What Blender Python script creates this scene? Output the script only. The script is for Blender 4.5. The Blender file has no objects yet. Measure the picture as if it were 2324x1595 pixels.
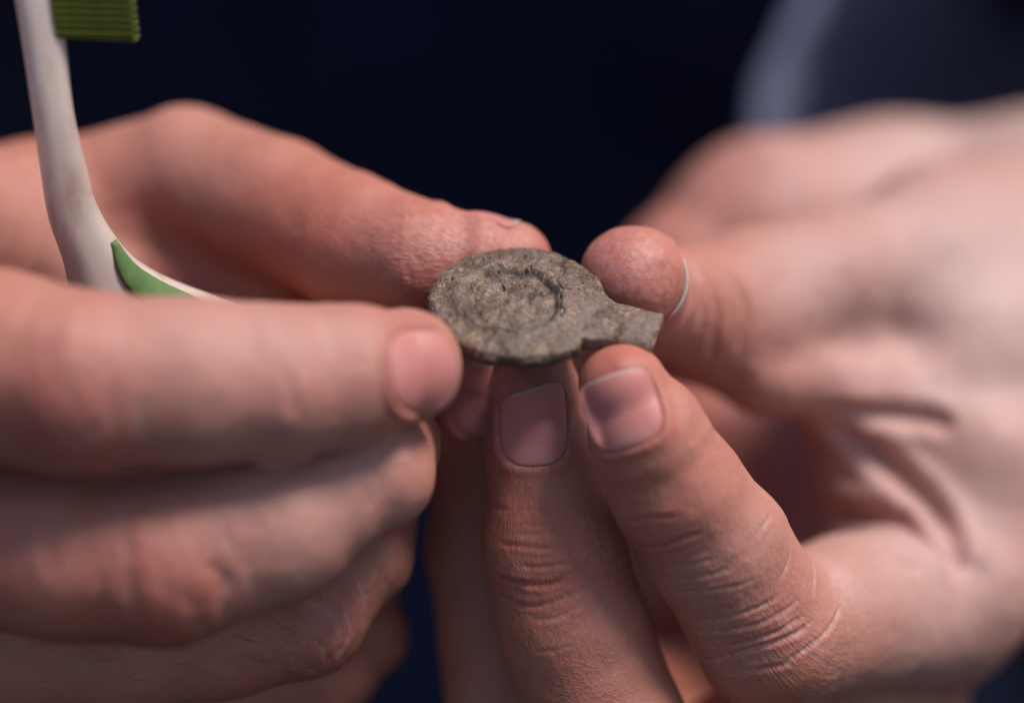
import bpy, bmesh, math
import numpy as np
from mathutils import Vector, Matrix

R = math.radians
sc = bpy.context.scene
col = sc.collection

# ------------------------------------------------------------------ camera
PITCH = R(35)
D = 403.0                       # mm from lens to the plane in focus
PXMM = 16.0                     # photo pixels (2324 wide) per mm on that plane
O = np.array([0.0, 0.0, 1.0])   # where the small artifact is held, metres
RX = np.array([1.0, 0.0, 0.0])
FW = np.array([0.0, math.cos(PITCH), -math.sin(PITCH)])
UP = np.array([0.0, math.sin(PITCH), math.cos(PITCH)])
cam_d = bpy.data.cameras.new('camera')
cam = bpy.data.objects.new('camera', cam_d)
col.objects.link(cam)
cam.location = Vector(O - FW * D / 1000)
cam.rotation_euler = (math.pi / 2 - PITCH, 0, 0)
cam_d.sensor_width = 36
cam_d.lens = 36 * D / (2324 / PXMM)
cam_d.clip_start = 0.01
cam_d.clip_end = 100
cam_d.dof.use_dof = True
cam_d.dof.focus_distance = (D + 2.0) / 1000
cam_d.dof.aperture_fstop = 3.9
cam_d.dof.aperture_blades = 0
sc.camera = cam

# ------------------------------------------------------------------ light
SUN_EL, SUN_AZ = R(65), R(74)      # azimuth clockwise from +Y (away from the lens)
w = bpy.data.worlds.new('World')
sc.world = w
w.use_nodes = True
nt = w.node_tree
bg = nt.nodes['Background']
sky = nt.nodes.new('ShaderNodeTexSky')
sky.sky_type = 'NISHITA'
sky.sun_disc = False
sky.sun_elevation = SUN_EL
sky.sun_rotation = SUN_AZ
sky.air_density = 1.0
sky.dust_density = 1.4
sky.ozone_density = 1.0
nt.links.new(sky.outputs[0], bg.inputs[0])
bg.inputs[1].default_value = 0.05
sun_d = bpy.data.lights.new('sun', 'SUN')
sun_d.energy = 1.5
sun_d.angle = R(20)
sun_d.color = (1.0, 0.975, 0.95)
sun = bpy.data.objects.new('sun', sun_d)
col.objects.link(sun)
sd = Vector((math.sin(SUN_AZ) * math.cos(SUN_EL), math.cos(SUN_AZ) * math.cos(SUN_EL), math.sin(SUN_EL)))
sun.rotation_euler = (-sd).to_track_quat('-Z', 'Y').to_euler()
sun.location = (0.5, -0.5, 2.5)
sc.view_settings.view_transform = 'Standard'
sc.view_settings.look = 'None'
sc.view_settings.exposure = 1.44
sc.view_settings.gamma = 1.0
sc.render.engine = 'CYCLES'
sc.cycles.use_denoising = True
sc.cycles.max_bounces = 8
sc.cycles.sample_clamp_indirect = 6

# ------------------------------------------------------------------ helpers
def P(px, py, z):
    """photo pixel + depth (mm beyond the focal plane) -> camera-frame mm"""
    k = (D + z) / D / PXMM
    return np.array([(px - 1162.0) * k, (797.5 - py) * k, z])

def W(v):
    """camera-frame mm -> world metres"""
    v = np.asarray(v, float)
    return O + (v[..., 0:1] * RX + v[..., 1:2] * UP + v[..., 2:3] * FW) / 1000

def CW(d):
    """world direction -> camera frame"""
    d = np.asarray(d, float)
    return np.array([d @ RX, d @ UP, d @ FW])

def nrm(v):
    v = np.asarray(v, float)
    return v / (np.linalg.norm(v, axis=-1, keepdims=True) + 1e-12)

def mesh_obj(name, verts, faces, mat, parent=None, smooth=True, world=True):
    me = bpy.data.meshes.new(name)
    v = W(verts) if world else np.asarray(verts, float)
    org = np.array(parent_world(parent)) if parent is not None else np.zeros(3)
    if parent is None:
        org = v.mean(0)
    me.from_pydata((v - org).tolist(), [], [tuple(int(i) for i in f) for f in faces])
    if mat: me.materials.append(mat)
    if smooth:
        me.polygons.foreach_set('use_smooth', [True] * len(me.polygons))
    ob = bpy.data.objects.new(name, me)
    col.objects.link(ob)
    if parent is not None:
        ob.parent = parent
    else:
        ob.location = Vector(org)
    return ob

def parent_world(p):
    loc = Vector((0, 0, 0))
    while p is not None:
        loc += p.location
        p = p.parent
    return loc

def empty(name, loc):
    e = bpy.data.objects.new(name, None)
    e.empty_display_size = 0.02
    e.location = Vector(loc)
    col.objects.link(e)
    return e

def tag(o, label, cat):
    o['label'] = label
    o['category'] = cat

# gradient-ish value noise, vectorised
def _hash(ix, iy, iz, seed):
    h = (ix * 374761393 + iy * 668265263 + iz * 2147483647 + seed * 974711) & 0xFFFFFFFF
    h = ((h ^ (h >> 13)) * 1274126177) & 0xFFFFFFFF
    h = ((h ^ (h >> 16)) * 2246822519) & 0xFFFFFFFF
    return ((h ^ (h >> 15)) & 0xFFFF) / 32767.5 - 1.0

def noise(p, seed=0):
    p = np.asarray(p, float)
    i = np.floor(p).astype(np.int64)
    f = p - i
    f = f * f * f * (f * (f * 6 - 15) + 10)
    r = 0
    for a in (0, 1):
        for b in (0, 1):
            for c in (0, 1):
                wgt = (f[..., 0] if a else 1 - f[..., 0]) * (f[..., 1] if b else 1 - f[..., 1]) * (f[..., 2] if c else 1 - f[..., 2])
                r = r + wgt * _hash(i[..., 0] + a, i[..., 1] + b, i[..., 2] + c, seed)
    return r

def fbm(p, oct=4, seed=0, gain=0.5):
    a, r, q = 1.0, 0, np.asarray(p, float)
    for k in range(oct):
        r = r + a * noise(q, seed + k)
        q = q * 2.03 + 17.1
        a *= gain
    return r

def sstep(a, b, x):
    t = np.clip((x - a) / (b - a), 0, 1)
    return t * t * (3 - 2 * t)

# ------------------------------------------------------------------ materials
class NT:
    def __init__(self, name):
        self.m = bpy.data.materials.new(name)
        self.m.use_nodes = True
        self.t = self.m.node_tree
        self.b = self.t.nodes['Principled BSDF']
    def n(self, typ, **kw):
        nd = self.t.nodes.new(typ)
        for k, v in kw.items():
            if k.startswith('i_'):
                key = k[2:]
                nd.inputs[int(key) if key.isdigit() else key.replace('_', ' ')].default_value = v
            else:
                setattr(nd, k, v)
        return nd
    def l(self, a, b): self.t.links.new(a, b)
    def coord(self, sx=1, sy=1, sz=1, out='Object'):
        tc = self.n('ShaderNodeTexCoord')
        mp = self.n('ShaderNodeMapping')
        mp.inputs['Scale'].default_value = (sx, sy, sz)
        self.l(tc.outputs[out], mp.inputs[0])
        return mp.outputs[0]
    def noise(self, vec, scale, detail=4, rough=0.55, dist=0):
        nd = self.n('ShaderNodeTexNoise')
        nd.inputs['Scale'].default_value = scale
        nd.inputs['Detail'].default_value = detail
        nd.inputs['Roughness'].default_value = rough
        nd.inputs['Distortion'].default_value = dist
        self.l(vec, nd.inputs['Vector'])
        return nd.outputs[0]
    def ramp(self, fac, *stops):
        r = self.n('ShaderNodeValToRGB')
        e = r.color_ramp.elements
        while len(e) < len(stops): e.new(0.5)
        for k, (p, c) in enumerate(stops):
            e[k].position = p
            e[k].color = (c, c, c, 1) if isinstance(c, (int, float)) else (*c, 1)
        self.l(fac, r.inputs[0])
        return r.outputs[0]
    def mix(self, fac, a, b, blend='MIX'):
        m = self.n('ShaderNodeMix', data_type='RGBA', blend_type=blend)
        for sock, v in ((m.inputs[0], fac), (m.inputs[6], a), (m.inputs[7], b)):
            if isinstance(v, (int, float)): sock.default_value = v
            elif isinstance(v, tuple): sock.default_value = (*v, 1)
            else: self.l(v, sock)
        return m.outputs[2]
    def math(self, op, a, b=None):
        m = self.n('ShaderNodeMath', operation=op)
        for k, v in enumerate((a, b)):
            if v is None: continue
            if isinstance(v, (int, float)): m.inputs[k].default_value = v
            else: self.l(v, m.inputs[k])
        return m.outputs[0]
    def attr(self, name):
        a = self.n('ShaderNodeAttribute', attribute_name=name)
        return a
    def bump(self, h, strength, dist, normal=None):
        b = self.n('ShaderNodeBump')
        b.inputs['Strength'].default_value = strength
        b.inputs['Distance'].default_value = dist
        self.l(h, b.inputs['Height'])
        if normal is not None: self.l(normal, b.inputs['Normal'])
        return b.outputs[0]

def make_skin():
    s = NT('skin')
    fa = s.attr('flow')            # x = mm along the finger, y = mm around it, z = finger number
    tone = s.attr('tone')          # r = redness, g = dryness / creases, b = dirt, alpha = paler skin and painted sky light
    sep = s.n('ShaderNodeSeparateColor')
    s.l(tone.outputs['Color'], sep.inputs[0])
    obj = s.coord(1000, 1000, 1000)           # millimetres
    big = s.noise(obj, 0.085, 3, 0.5)
    mid = s.noise(obj, 0.33, 4, 0.6)
    fine = s.noise(obj, 1.7, 3, 0.6)
    c = s.mix(s.ramp(big, (0.35, 0.0), (0.65, 1.0)), (0.400, 0.130, 0.080), (0.450, 0.170, 0.114))
    c = s.mix(s.math('MULTIPLY', s.ramp(mid, (0.48, 0.0), (0.75, 1.0)), 0.45), c, (0.41, 0.118, 0.078))
    c = s.mix(s.math('MULTIPLY', sep.outputs[0], 0.85), c, (0.420, 0.085, 0.052))
    c = s.mix(s.math('MULTIPLY', s.ramp(fine, (0.55, 0.0), (0.8, 1.0)), 0.22), c, (0.62, 0.44, 0.37))
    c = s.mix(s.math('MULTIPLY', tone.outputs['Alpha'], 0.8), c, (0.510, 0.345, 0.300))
    # wrinkles run across the finger
    fm = s.n('ShaderNodeMapping'); fm.inputs['Scale'].default_value = (1.15, 0.26, 1)
    s.l(fa.outputs['Vector'], fm.inputs[0])
    fm2 = s.n('ShaderNodeMapping'); fm2.inputs['Scale'].default_value = (0.95, 0.62, 1)
    s.l(fa.outputs['Vector'], fm2.inputs[0])
    lines = s.noise(fm.outputs[0], 1.0, 3, 0.55, 0.35)
    lmask = s.ramp(lines, (0.455, 0.0), (0.495, 1.0), (0.515, 1.0), (0.555, 0.0))
    shaft = s.attr('shaft').outputs['Fac']
    lmask = s.math('MULTIPLY', lmask, shaft)
    vor = s.n('ShaderNodeTexVoronoi', feature='DISTANCE_TO_EDGE')
    vor.inputs['Scale'].default_value = 1.35
    s.l(fm2.outputs[0], vor.inputs['Vector'])
    cells = s.ramp(vor.outputs['Distance'], (0.0, 0.0), (0.14, 1.0))
    cells = s.math('MULTIPLY', cells, shaft)
    vo2 = s.n('ShaderNodeTexVoronoi', feature='DISTANCE_TO_EDGE')
    vo2.inputs['Scale'].default_value = 2.3
    s.l(obj, vo2.inputs['Vector'])
    cells2 = s.ramp(vo2.outputs['Distance'], (0.0, 0.0), (0.16, 1.0))
    # dry pale skin in the creases
    dry = s.math('MULTIPLY', sep.outputs[1], s.ramp(s.noise(obj, 0.9, 3), (0.4, 0.2), (0.62, 1.0)))
    c = s.mix(s.math('MULTIPLY', dry, 0.65), c, (0.70, 0.56, 0.52))
    dm = s.math('MULTIPLY', lmask, s.ramp(mid, (0.42, 0.0), (0.65, 0.14)))
    c = s.mix(dm, c, (0.40, 0.17, 0.125))
    dirt = s.math('MULTIPLY', sep.outputs[2], s.ramp(s.noise(obj, 0.8, 4), (0.35, 0.35), (0.6, 1.0)))
    c = s.mix(dirt, c, (0.13, 0.070, 0.045))
    b = s.b
    s.l(c, b.inputs['Base Color'])
    b.inputs['Subsurface Weight'].default_value = 0.55
    b.inputs['Subsurface Radius'].default_value = (1.0, 0.28, 0.16)
    b.inputs['Subsurface Scale'].default_value = 0.0015
    s.l(s.ramp(fine, (0.3, 0.46), (0.7, 0.62)), b.inputs['Roughness'])
    b.inputs['Specular IOR Level'].default_value = 0.5
    n = s.bump(lmask, 0.16, -0.00020)
    n = s.bump(cells, 0.30, 0.00018, n)
    n = s.bump(cells2, 0.22, 0.00012, n)
    n = s.bump(fine, 0.15, 0.00025, n)
    s.l(n, b.inputs['Normal'])
    return s.m

def make_nail():
    s = NT('fingernail')
    t = s.attr('tone')
    sep = s.n('ShaderNodeSeparateColor'); s.l(t.outputs['Color'], sep.inputs[0])
    obj = s.coord(1000, 1000, 1000)
    nz = s.noise(obj, 0.35, 3)
    c = s.mix(nz, (0.48, 0.160, 0.130), (0.53, 0.200, 0.170))
    c = s.mix(sep.outputs[0], c, (0.50, 0.45, 0.40))        # free edge
    c = s.mix(s.math('MULTIPLY', sep.outputs[1], 0.12), c, (0.60, 0.40, 0.37))   # lunula
    c = s.mix(s.math('MULTIPLY', sep.outputs[2], s.ramp(s.noise(obj, 0.9, 4), (0.3, 0.3), (0.6, 1.0))), c, (0.14, 0.085, 0.06))
    s.l(c, s.b.inputs['Base Color'])
    s.b.inputs['Subsurface Weight'].default_value = 0.4
    s.b.inputs['Subsurface Radius'].default_value = (1, 0.3, 0.2)
    s.b.inputs['Subsurface Scale'].default_value = 0.0012
    s.b.inputs['Roughness'].default_value = 0.50
    s.b.inputs['Specular IOR Level'].default_value = 0.34
    s.l(s.bump(s.noise(obj, 1.1, 3), 0.12, 0.0002), s.b.inputs['Normal'])
    return s.m

def make_relic():
    s = NT('corroded_relic')
    obj = s.coord(1000, 1000, 1000)
    a = s.noise(obj, 0.16, 4, 0.6)
    b_ = s.noise(obj, 0.75, 6, 0.68, 0.4)
    f = s.noise(obj, 2.6, 5, 0.7)
    a = s.math('ADD', s.math('MULTIPLY', a, 0.6), s.math('MULTIPLY', s.noise(obj, 0.42, 4, 0.6), 0.4))
    c = s.mix(s.ramp(a, (0.42, 0.0), (0.58, 1.0)), (0.078, 0.042, 0.025), (0.152, 0.098, 0.073))
    soil = s.ramp(s.noise(obj, 0.20, 3, 0.5), (0.40, 0.25), (0.58, 1.0))
    c = s.mix(s.math('MULTIPLY', soil, s.ramp(b_, (0.52, 0.0), (0.64, 0.9))), c, (0.34, 0.205, 0.118))
    c = s.mix(s.math('MULTIPLY', soil, s.ramp(f, (0.55, 0.0), (0.68, 0.8))), c, (0.38, 0.26, 0.165))
    c = s.mix(s.ramp(s.noise(obj, 1.3, 4, 0.6), (0.27, 0.5), (0.36, 0.0)), c, (0.055, 0.036, 0.024))
    c = s.mix(s.ramp(s.noise(obj, 4.2, 3, 0.6), (0.62, 0.0), (0.72, 0.75)), c, (0.50, 0.40, 0.30))
    pit_shade = s.attr('pit_shade')
    c = s.mix(pit_shade.outputs['Fac'], c, (0.055, 0.034, 0.022))
    s.l(c, s.b.inputs['Base Color'])
    s.l(s.ramp(b_, (0.4, 0.33), (0.62, 0.72)), s.b.inputs['Roughness'])
    s.b.inputs['Specular IOR Level'].default_value = 0.42
    n = s.bump(b_, 0.4, 0.0005)
    n = s.bump(f, 0.35, 0.00022, n)
    s.l(n, s.b.inputs['Normal'])
    return s.m

def make_plastic():
    s = NT('white_plastic')
    obj = s.coord(1000, 1000, 1000)
    st = s.noise(s.coord(1000, 1000, 350), 0.16, 4, 0.6)
    c = s.mix(s.ramp(st, (0.50, 0.0), (0.68, 0.75)), (0.56, 0.43, 0.36), (0.34, 0.21, 0.14))
    sp = s.noise(obj, 0.42, 2, 0.5)
    c = s.mix(s.ramp(sp, (0.70, 0.0), (0.76, 0.8)), c, (0.34, 0.16, 0.10))
    s.l(c, s.b.inputs['Base Color'])
    s.b.inputs['Roughness'].default_value = 0.38
    s.b.inputs['Subsurface Weight'].default_value = 0.25
    s.b.inputs['Subsurface Scale'].default_value = 0.002
    s.l(s.bump(s.noise(obj, 0.6, 3), 0.06, 0.0003), s.b.inputs['Normal'])
    return s.m

def make_simple(name, c1, c2, scale, rough, bump=0.2, spec=0.3, aniso=None):
    s = NT(name)
    obj = s.coord(*(aniso or (1000, 1000, 1000)))
    nz = s.noise(obj, scale, 5, 0.6)
    s.l(s.mix(s.ramp(nz, (0.35, 0.0), (0.65, 1.0)), c1, c2), s.b.inputs['Base Color'])
    s.b.inputs['Roughness'].default_value = rough
    s.b.inputs['Specular IOR Level'].default_value = spec
    s.l(s.bump(nz, bump, 0.0006), s.b.inputs['Normal'])
    return s

def make_cloth(name, c1, c2, sheen=0.1):
    s = make_simple(name, c1, c2, 0.03, 0.9, 0.1, 0.15)
    wv = s.n('ShaderNodeTexWave', wave_type='BANDS', bands_direction='DIAGONAL')
    wv.inputs['Scale'].default_value = 0.9
    wv.inputs['Distortion'].default_value = 1.0
    s.l(s.coord(1000, 1000, 1000), wv.inputs['Vector'])
    s.l(s.bump(wv.outputs[0], 0.4, 0.0004), s.b.inputs['Normal'])
    s.b.inputs['Sheen Weight'].default_value = sheen
    return s.m

M_SKIN, M_NAIL, M_RELIC, M_WHITE = make_skin(), make_nail(), make_relic(), make_plastic()
M_GREEN = make_simple('green_rubber', (0.085, 0.150, 0.040), (0.120, 0.190, 0.060), 0.35, 0.6, 0.25).m
M_BRISTLE = make_simple('olive_bristle', (0.062, 0.070, 0.001), (0.095, 0.100, 0.003), 0.8, 0.5, 0.1).m
M_HAIR = make_simple('dark_hair', (0.012, 0.008, 0.006), (0.02, 0.012, 0.009), 0.5, 0.5, 0.0).m
M_SHIRT = make_cloth('navy_cloth', (0.0115, 0.0130, 0.0400), (0.0175, 0.0190, 0.0560), 0.05)
M_SLEEVE = make_cloth('slate_cloth', (0.20, 0.205, 0.31), (0.28, 0.28, 0.38), 0.1)

def spline(ctrl, n):
    """Catmull-Rom through rows of ctrl"""
    c = np.asarray(ctrl, float)
    c = np.vstack([2 * c[0] - c[1], c, 2 * c[-1] - c[-2]])
    out = []
    m = len(c) - 3
    for t in np.linspace(0, m - 1e-6, n):
        i = int(t); u = t - i
        p0, p1, p2, p3 = c[i:i + 4]
        out.append(0.5 * ((2 * p1) + (-p0 + p2) * u + (2 * p0 - 5 * p1 + 4 * p2 - p3) * u * u + (-p0 + 3 * p1 - 3 * p2 + p3) * u ** 3))
    return np.array(out)

# ------------------------------------------------------------------ implicit hands
def smin(a, b, k):
    h = np.maximum(k - np.abs(a - b), 0) / k
    return np.minimum(a, b) - h * h * k * 0.25

class Chain:
    """a digit (or a piece of palm): joints (photo px, px, depth, radius mm)"""
    def __init__(self, joints, dorsal=(0, 0, -1), k=1.5, flat=None):
        self.p = np.array([P(*j[:3]) for j in joints])
        self.r = np.array([j[3] for j in joints], float)
        self.k = k
        self.dorsal = nrm(dorsal)
        seg = np.linalg.norm(np.diff(self.p, axis=0), axis=1)
        self.s = np.concatenate([[0], np.cumsum(seg)])
    def seg(self, q, i):
        a, b, ra, rb = self.p[i], self.p[i + 1], self.r[i], self.r[i + 1]
        a = a.astype(q.dtype); ba = (b - a).astype(q.dtype)
        ra, rb = float(ra), float(rb)
        pa = q - a
        L2 = float(ba @ ba)
        h = (pa @ ba) / L2
        # round cone (approx): clamp after shifting for the slope
        L = math.sqrt(L2)
        sl = (ra - rb) / L
        perp = np.linalg.norm(pa - h[:, None] * ba, axis=1)
        hh = np.clip(h + sl * perp / L / math.sqrt(max(1 - sl * sl, .05)), 0, 1)
        return np.linalg.norm(pa - hh[:, None] * ba, axis=1) - (ra + (rb - ra) * hh), hh
    def f(self, q):
        d = None
        for i in range(len(self.p) - 1):
            e, _ = self.seg(q, i)
            d = e if d is None else smin(d, e, self.k)
        return d
    def flow(self, q):
        best = np.full(len(q), 1e9); s = np.zeros(len(q)); a = np.zeros(len(q)); rr = np.ones(len(q))
        for i in range(len(self.p) - 1):
            e, h = self.seg(q, i)
            t = nrm(self.p[i + 1] - self.p[i])
            dv = nrm(self.dorsal - (self.dorsal @ t) * t)
            lv = np.cross(t, dv)
            c = q - (self.p[i] + h[:, None] * (self.p[i + 1] - self.p[i]))
            an = np.arctan2(c @ lv, c @ dv)
            rad = self.r[i] + (self.r[i + 1] - self.r[i]) * h
            m = e < best
            best = np.where(m, e, best)
            s = np.where(m, self.s[i] + h * (self.s[i + 1] - self.s[i]) + np.where(h >= 1, 0, 0), s)
            # beyond the tip keep counting along the axis
            if i == len(self.p) - 2:
                ex = np.maximum((q - self.p[-1]) @ t, 0)
                s = np.where(m & (h >= 1), self.s[-1] + ex, s)
            a = np.where(m, an, a)
            rr = np.where(m, rad, rr)
        return best, s, a, rr

    def flow_fine(self, q, step=1.3):
        """along / around coordinates on a smoothed centre line, so they do not jam at a bend"""
        c = spline(np.concatenate([self.p, self.r[:, None]], 1), int(self.s[-1] / step))
        p = c[:, :3]
        for _ in range(3): p[1:-1] = (p[:-2] + 2 * p[1:-1] + p[2:]) / 4
        r = np.maximum(c[:, 3], 2)
        cs = np.concatenate([[0], np.cumsum(np.linalg.norm(np.diff(p, axis=0), axis=1))])
        # keep arc length the same as on the joints
        cs = cs * self.s[-1] / cs[-1]
        best = np.full(len(q), 1e9); s = np.zeros(len(q)); a = np.zeros(len(q)); rr = np.ones(len(q))
        m_ = len(p) - 1
        for i in range(m_):
            ba = p[i + 1] - p[i]; L = np.linalg.norm(ba); t = ba / L
            pa = q - p[i]
            ax = pa @ t
            h = np.clip(ax / L, 0, 1)
            c_ = pa - np.outer(h * L, t)
            d = np.linalg.norm(c_, axis=1) - (r[i] + (r[i + 1] - r[i]) * h)
            # a little overlap softens the wedge on the outside of a bend
            m = d < best
            dv = nrm(self.dorsal - (self.dorsal @ t) * t); lv = np.cross(t, dv)
            ss = cs[i] + h * (cs[i + 1] - cs[i])
            if i == m_ - 1: ss = ss + np.maximum(ax - L, 0)
            best = np.where(m, d, best); s = np.where(m, ss, s)
            a = np.where(m, np.arctan2(c_ @ lv, c_ @ dv), a); rr = np.where(m, r[i] + (r[i + 1] - r[i]) * h, rr)
        return s, a, rr

class Blob:
    def __init__(self, c, r, axes=None):
        self.c = P(*c); self.rr = np.array(r, float)
        self.A = np.eye(3) if axes is None else np.array(axes)
    def f(self, q):
        l = (q - self.c) @ self.A.T
        k0 = np.linalg.norm(l / self.rr, axis=1)
        k1 = np.linalg.norm(l / (self.rr ** 2), axis=1)
        return k0 * (k0 - 1.0) / np.maximum(k1, 1e-9)

class Hand:
    def __init__(self, fingers, palm, kpalm, kf, kff=0.5):
        self.fingers, self.palm = fingers, palm
        self.kp, self.kf, self.kff = kpalm, kf, kff
        self.nails, self.creases = [], []
    def field(self, q):
        q = np.asarray(q, np.float32)
        pal = None
        for b in self.palm:
            e = b.f(q)
            pal = e if pal is None else smin(pal, e, self.kp)
        d = pal
        for name, c in self.fingers.items():
            e = smin(c.f(q), pal, self.kf.get(name, 5.0))
            d = smin(d, e, self.kff)
        return d
    def fieldc(self, q, n=40000):
        return np.concatenate([self.field(q[i:i + n]) for i in range(0, len(q), n)])
    def grad(self, q, e=0.08):
        k = np.array([[1, -1, -1], [-1, -1, 1], [-1, 1, -1], [1, 1, 1]], np.float32)
        g = 0
        for kk in k:
            g = g + kk * self.fieldc(q + kk * e)[:, None]
        return nrm(g)

def axis(segs):
    """segs: list of (start, end, step) with rising coordinates"""
    out = []
    for a, b, st in segs:
        n = max(1, int(round((b - a) / st)))
        out.append(np.linspace(a, b, n, endpoint=False))
    out.append([segs[-1][1]])
    return np.concatenate(out)

def surface_nets(hand, xs, ys, zs):
    nx, ny, nz = len(xs), len(ys), len(zs)
    F = np.empty((nx, ny, nz), np.float32)
    Bk = 6
    cuts = []
    for ar in (xs, ys, zs):
        ids = list(range(0, len(ar), Bk))
        cuts.append([(i, min(i + Bk, len(ar))) for i in ids])
    bl = [(i, j, k) for i in cuts[0] for j in cuts[1] for k in cuts[2]]
    lo = np.array([[xs[i[0]], ys[j[0]], zs[k[0]]] for i, j, k in bl])
    hi = np.array([[xs[i[1] - 1], ys[j[1] - 1], zs[k[1] - 1]] for i, j, k in bl])
    fc = hand.fieldc((lo + hi) / 2)
    near = np.abs(fc) < np.linalg.norm(hi - lo, axis=1) * 0.5 * 1.25 + 1.5
    qs, wh = [], []
    for (i, j, k), nr_, f_ in zip(bl, near, fc):
        if not nr_:
            F[i[0]:i[1], j[0]:j[1], k[0]:k[1]] = f_
        else:
            g = np.stack(np.meshgrid(xs[i[0]:i[1]], ys[j[0]:j[1]], zs[k[0]:k[1]], indexing='ij'), -1)
            qs.append(g.reshape(-1, 3)); wh.append((i, j, k, g.shape[:3]))
    vals = hand.fieldc(np.concatenate(qs)); o_ = 0
    for i, j, k, sh in wh:
        m_ = sh[0] * sh[1] * sh[2]
        F[i[0]:i[1], j[0]:j[1], k[0]:k[1]] = vals[o_:o_ + m_].reshape(sh); o_ += m_
    ins = F < 0
    cnt = np.zeros((nx - 1, ny - 1, nz - 1), np.int8)
    for a in (0, 1):
        for b in (0, 1):
            for c in (0, 1):
                cnt += ins[a:nx - 1 + a, b:ny - 1 + b, c:nz - 1 + c]
    act = (cnt > 0) & (cnt < 8)
    ci = np.argwhere(act)
    idx = -np.ones(act.shape, np.int64)
    idx[act] = np.arange(len(ci))
    pos = np.zeros((len(ci), 3)); num = np.zeros(len(ci))
    G = [xs, ys, zs]
    for ax in range(3):
        o1, o2 = [k for k in range(3) if k != ax]
        for a in (0, 1):
            for b in (0, 1):
                off = np.zeros(3, int); off[o1] = a; off[o2] = b
                p0 = ci + off
                p1 = p0.copy(); p1[:, ax] += 1
                f0 = F[p0[:, 0], p0[:, 1], p0[:, 2]]; f1 = F[p1[:, 0], p1[:, 1], p1[:, 2]]
                m = (f0 < 0) != (f1 < 0)
                t = np.where(m, f0 / np.where(m, f0 - f1, 1), 0)
                pp = np.stack([G[k][p0[:, k]] for k in range(3)], 1)
                pp[:, ax] += t * (G[ax][p1[:, ax]] - G[ax][p0[:, ax]])
                pos += pp * m[:, None]; num += m
    pos /= num[:, None]
    quads = []
    for ax in range(3):
        o1, o2 = (ax + 1) % 3, (ax + 2) % 3
        sl0 = [slice(None)] * 3; sl1 = [slice(None)] * 3
        sl0[ax] = slice(0, -1); sl1[ax] = slice(1, None)
        for o in (o1, o2):
            sl0[o] = slice(1, -1); sl1[o] = slice(1, -1)
        A, B = ins[tuple(sl0)], ins[tuple(sl1)]
        e = np.argwhere(A != B)
        flip = A[tuple(e.T)]
        base = e.copy(); base[:, o1] += 1; base[:, o2] += 1
        def cell(d1, d2):
            c = base.copy(); c[:, o1] -= d1; c[:, o2] -= d2
            return idx[c[:, 0], c[:, 1], c[:, 2]]
        q = np.stack([cell(1, 1), cell(0, 1), cell(0, 0), cell(1, 0)], 1)
        q = np.where(flip[:, None], q, q[:, ::-1])
        quads.append(q)
    return pos, np.concatenate(quads)

def subdivide(v, q):
    e = np.concatenate([q[:, [0, 1]], q[:, [1, 2]], q[:, [2, 3]], q[:, [3, 0]]])
    es = np.sort(e, 1)
    ue, inv = np.unique(es, axis=0, return_inverse=True)
    inv = inv.reshape(-1)
    n, m = len(v), len(q)
    em = v[ue].mean(1)
    fc = v[q].mean(1)
    nv = np.concatenate([v, em, fc])
    e01, e12, e23, e30 = (n + inv[k * m:(k + 1) * m] for k in range(4))
    f = n + len(ue) + np.arange(m)
    nq = np.concatenate([np.stack([q[:, 0], e01, f, e30], 1), np.stack([e01, q[:, 1], e12, f], 1),
                         np.stack([f, e12, q[:, 2], e23], 1), np.stack([e30, f, e23, q[:, 3]], 1)])
    return nv, nq

def boundary_loop(q):
    e = np.concatenate([q[:, [0, 1]], q[:, [1, 2]], q[:, [2, 3]], q[:, [3, 0]]])
    es = np.sort(e, 1)
    ue, inv, cnt = np.unique(es, axis=0, return_inverse=True, return_counts=True)
    inv = inv.reshape(-1)
    be = e[cnt[inv] == 1]
    nxt = {}
    for a, b in be: nxt[int(a)] = int(b)
    loops = []
    while nxt:
        s0 = next(iter(nxt)); loop = []
        c = s0
        while c in nxt:
            loop.append(c); c = nxt.pop(c)
        loops.append(loop)
    loops.sort(key=len)
    return loops[-1]

class Nail:
    def __init__(self, finger, c, ax, n, w, L, offset=0.0, prox=2.3, dist=3.2, free=0.12, slant=0.0, over=0.0, dirt=0.5, fold=1.0):
        self.fold = fold
        self.c = P(*c); self.n = nrm(n)
        ax = np.asarray(ax, float); self.a = nrm(ax - (ax @ self.n) * self.n)
        self.l = np.cross(self.a, self.n)
        self.w, self.L, self.off = w, L, offset
        self.prox, self.dist, self.free, self.slant, self.over, self.dirt = prox, dist, free, slant, over, dirt
        self.finger = finger
    def local(self, q):
        d = q - self.c
        u, v = d @ self.l / (self.w / 2), d @ self.a / (self.L / 2)
        v = v - self.slant * u * (v > 0) * np.clip(v, 0, 1)
        return u, v, d @ self.n
    def g(self, q):
        u, v, h = self.local(q)
        p = np.where(v < 0, self.prox, self.dist)
        k = (np.abs(u) ** p + np.abs(v) ** p + 1e-9) ** (1 / p)
        return (k - 1) * min(self.w, self.L) / 2, u, v, h

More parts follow.
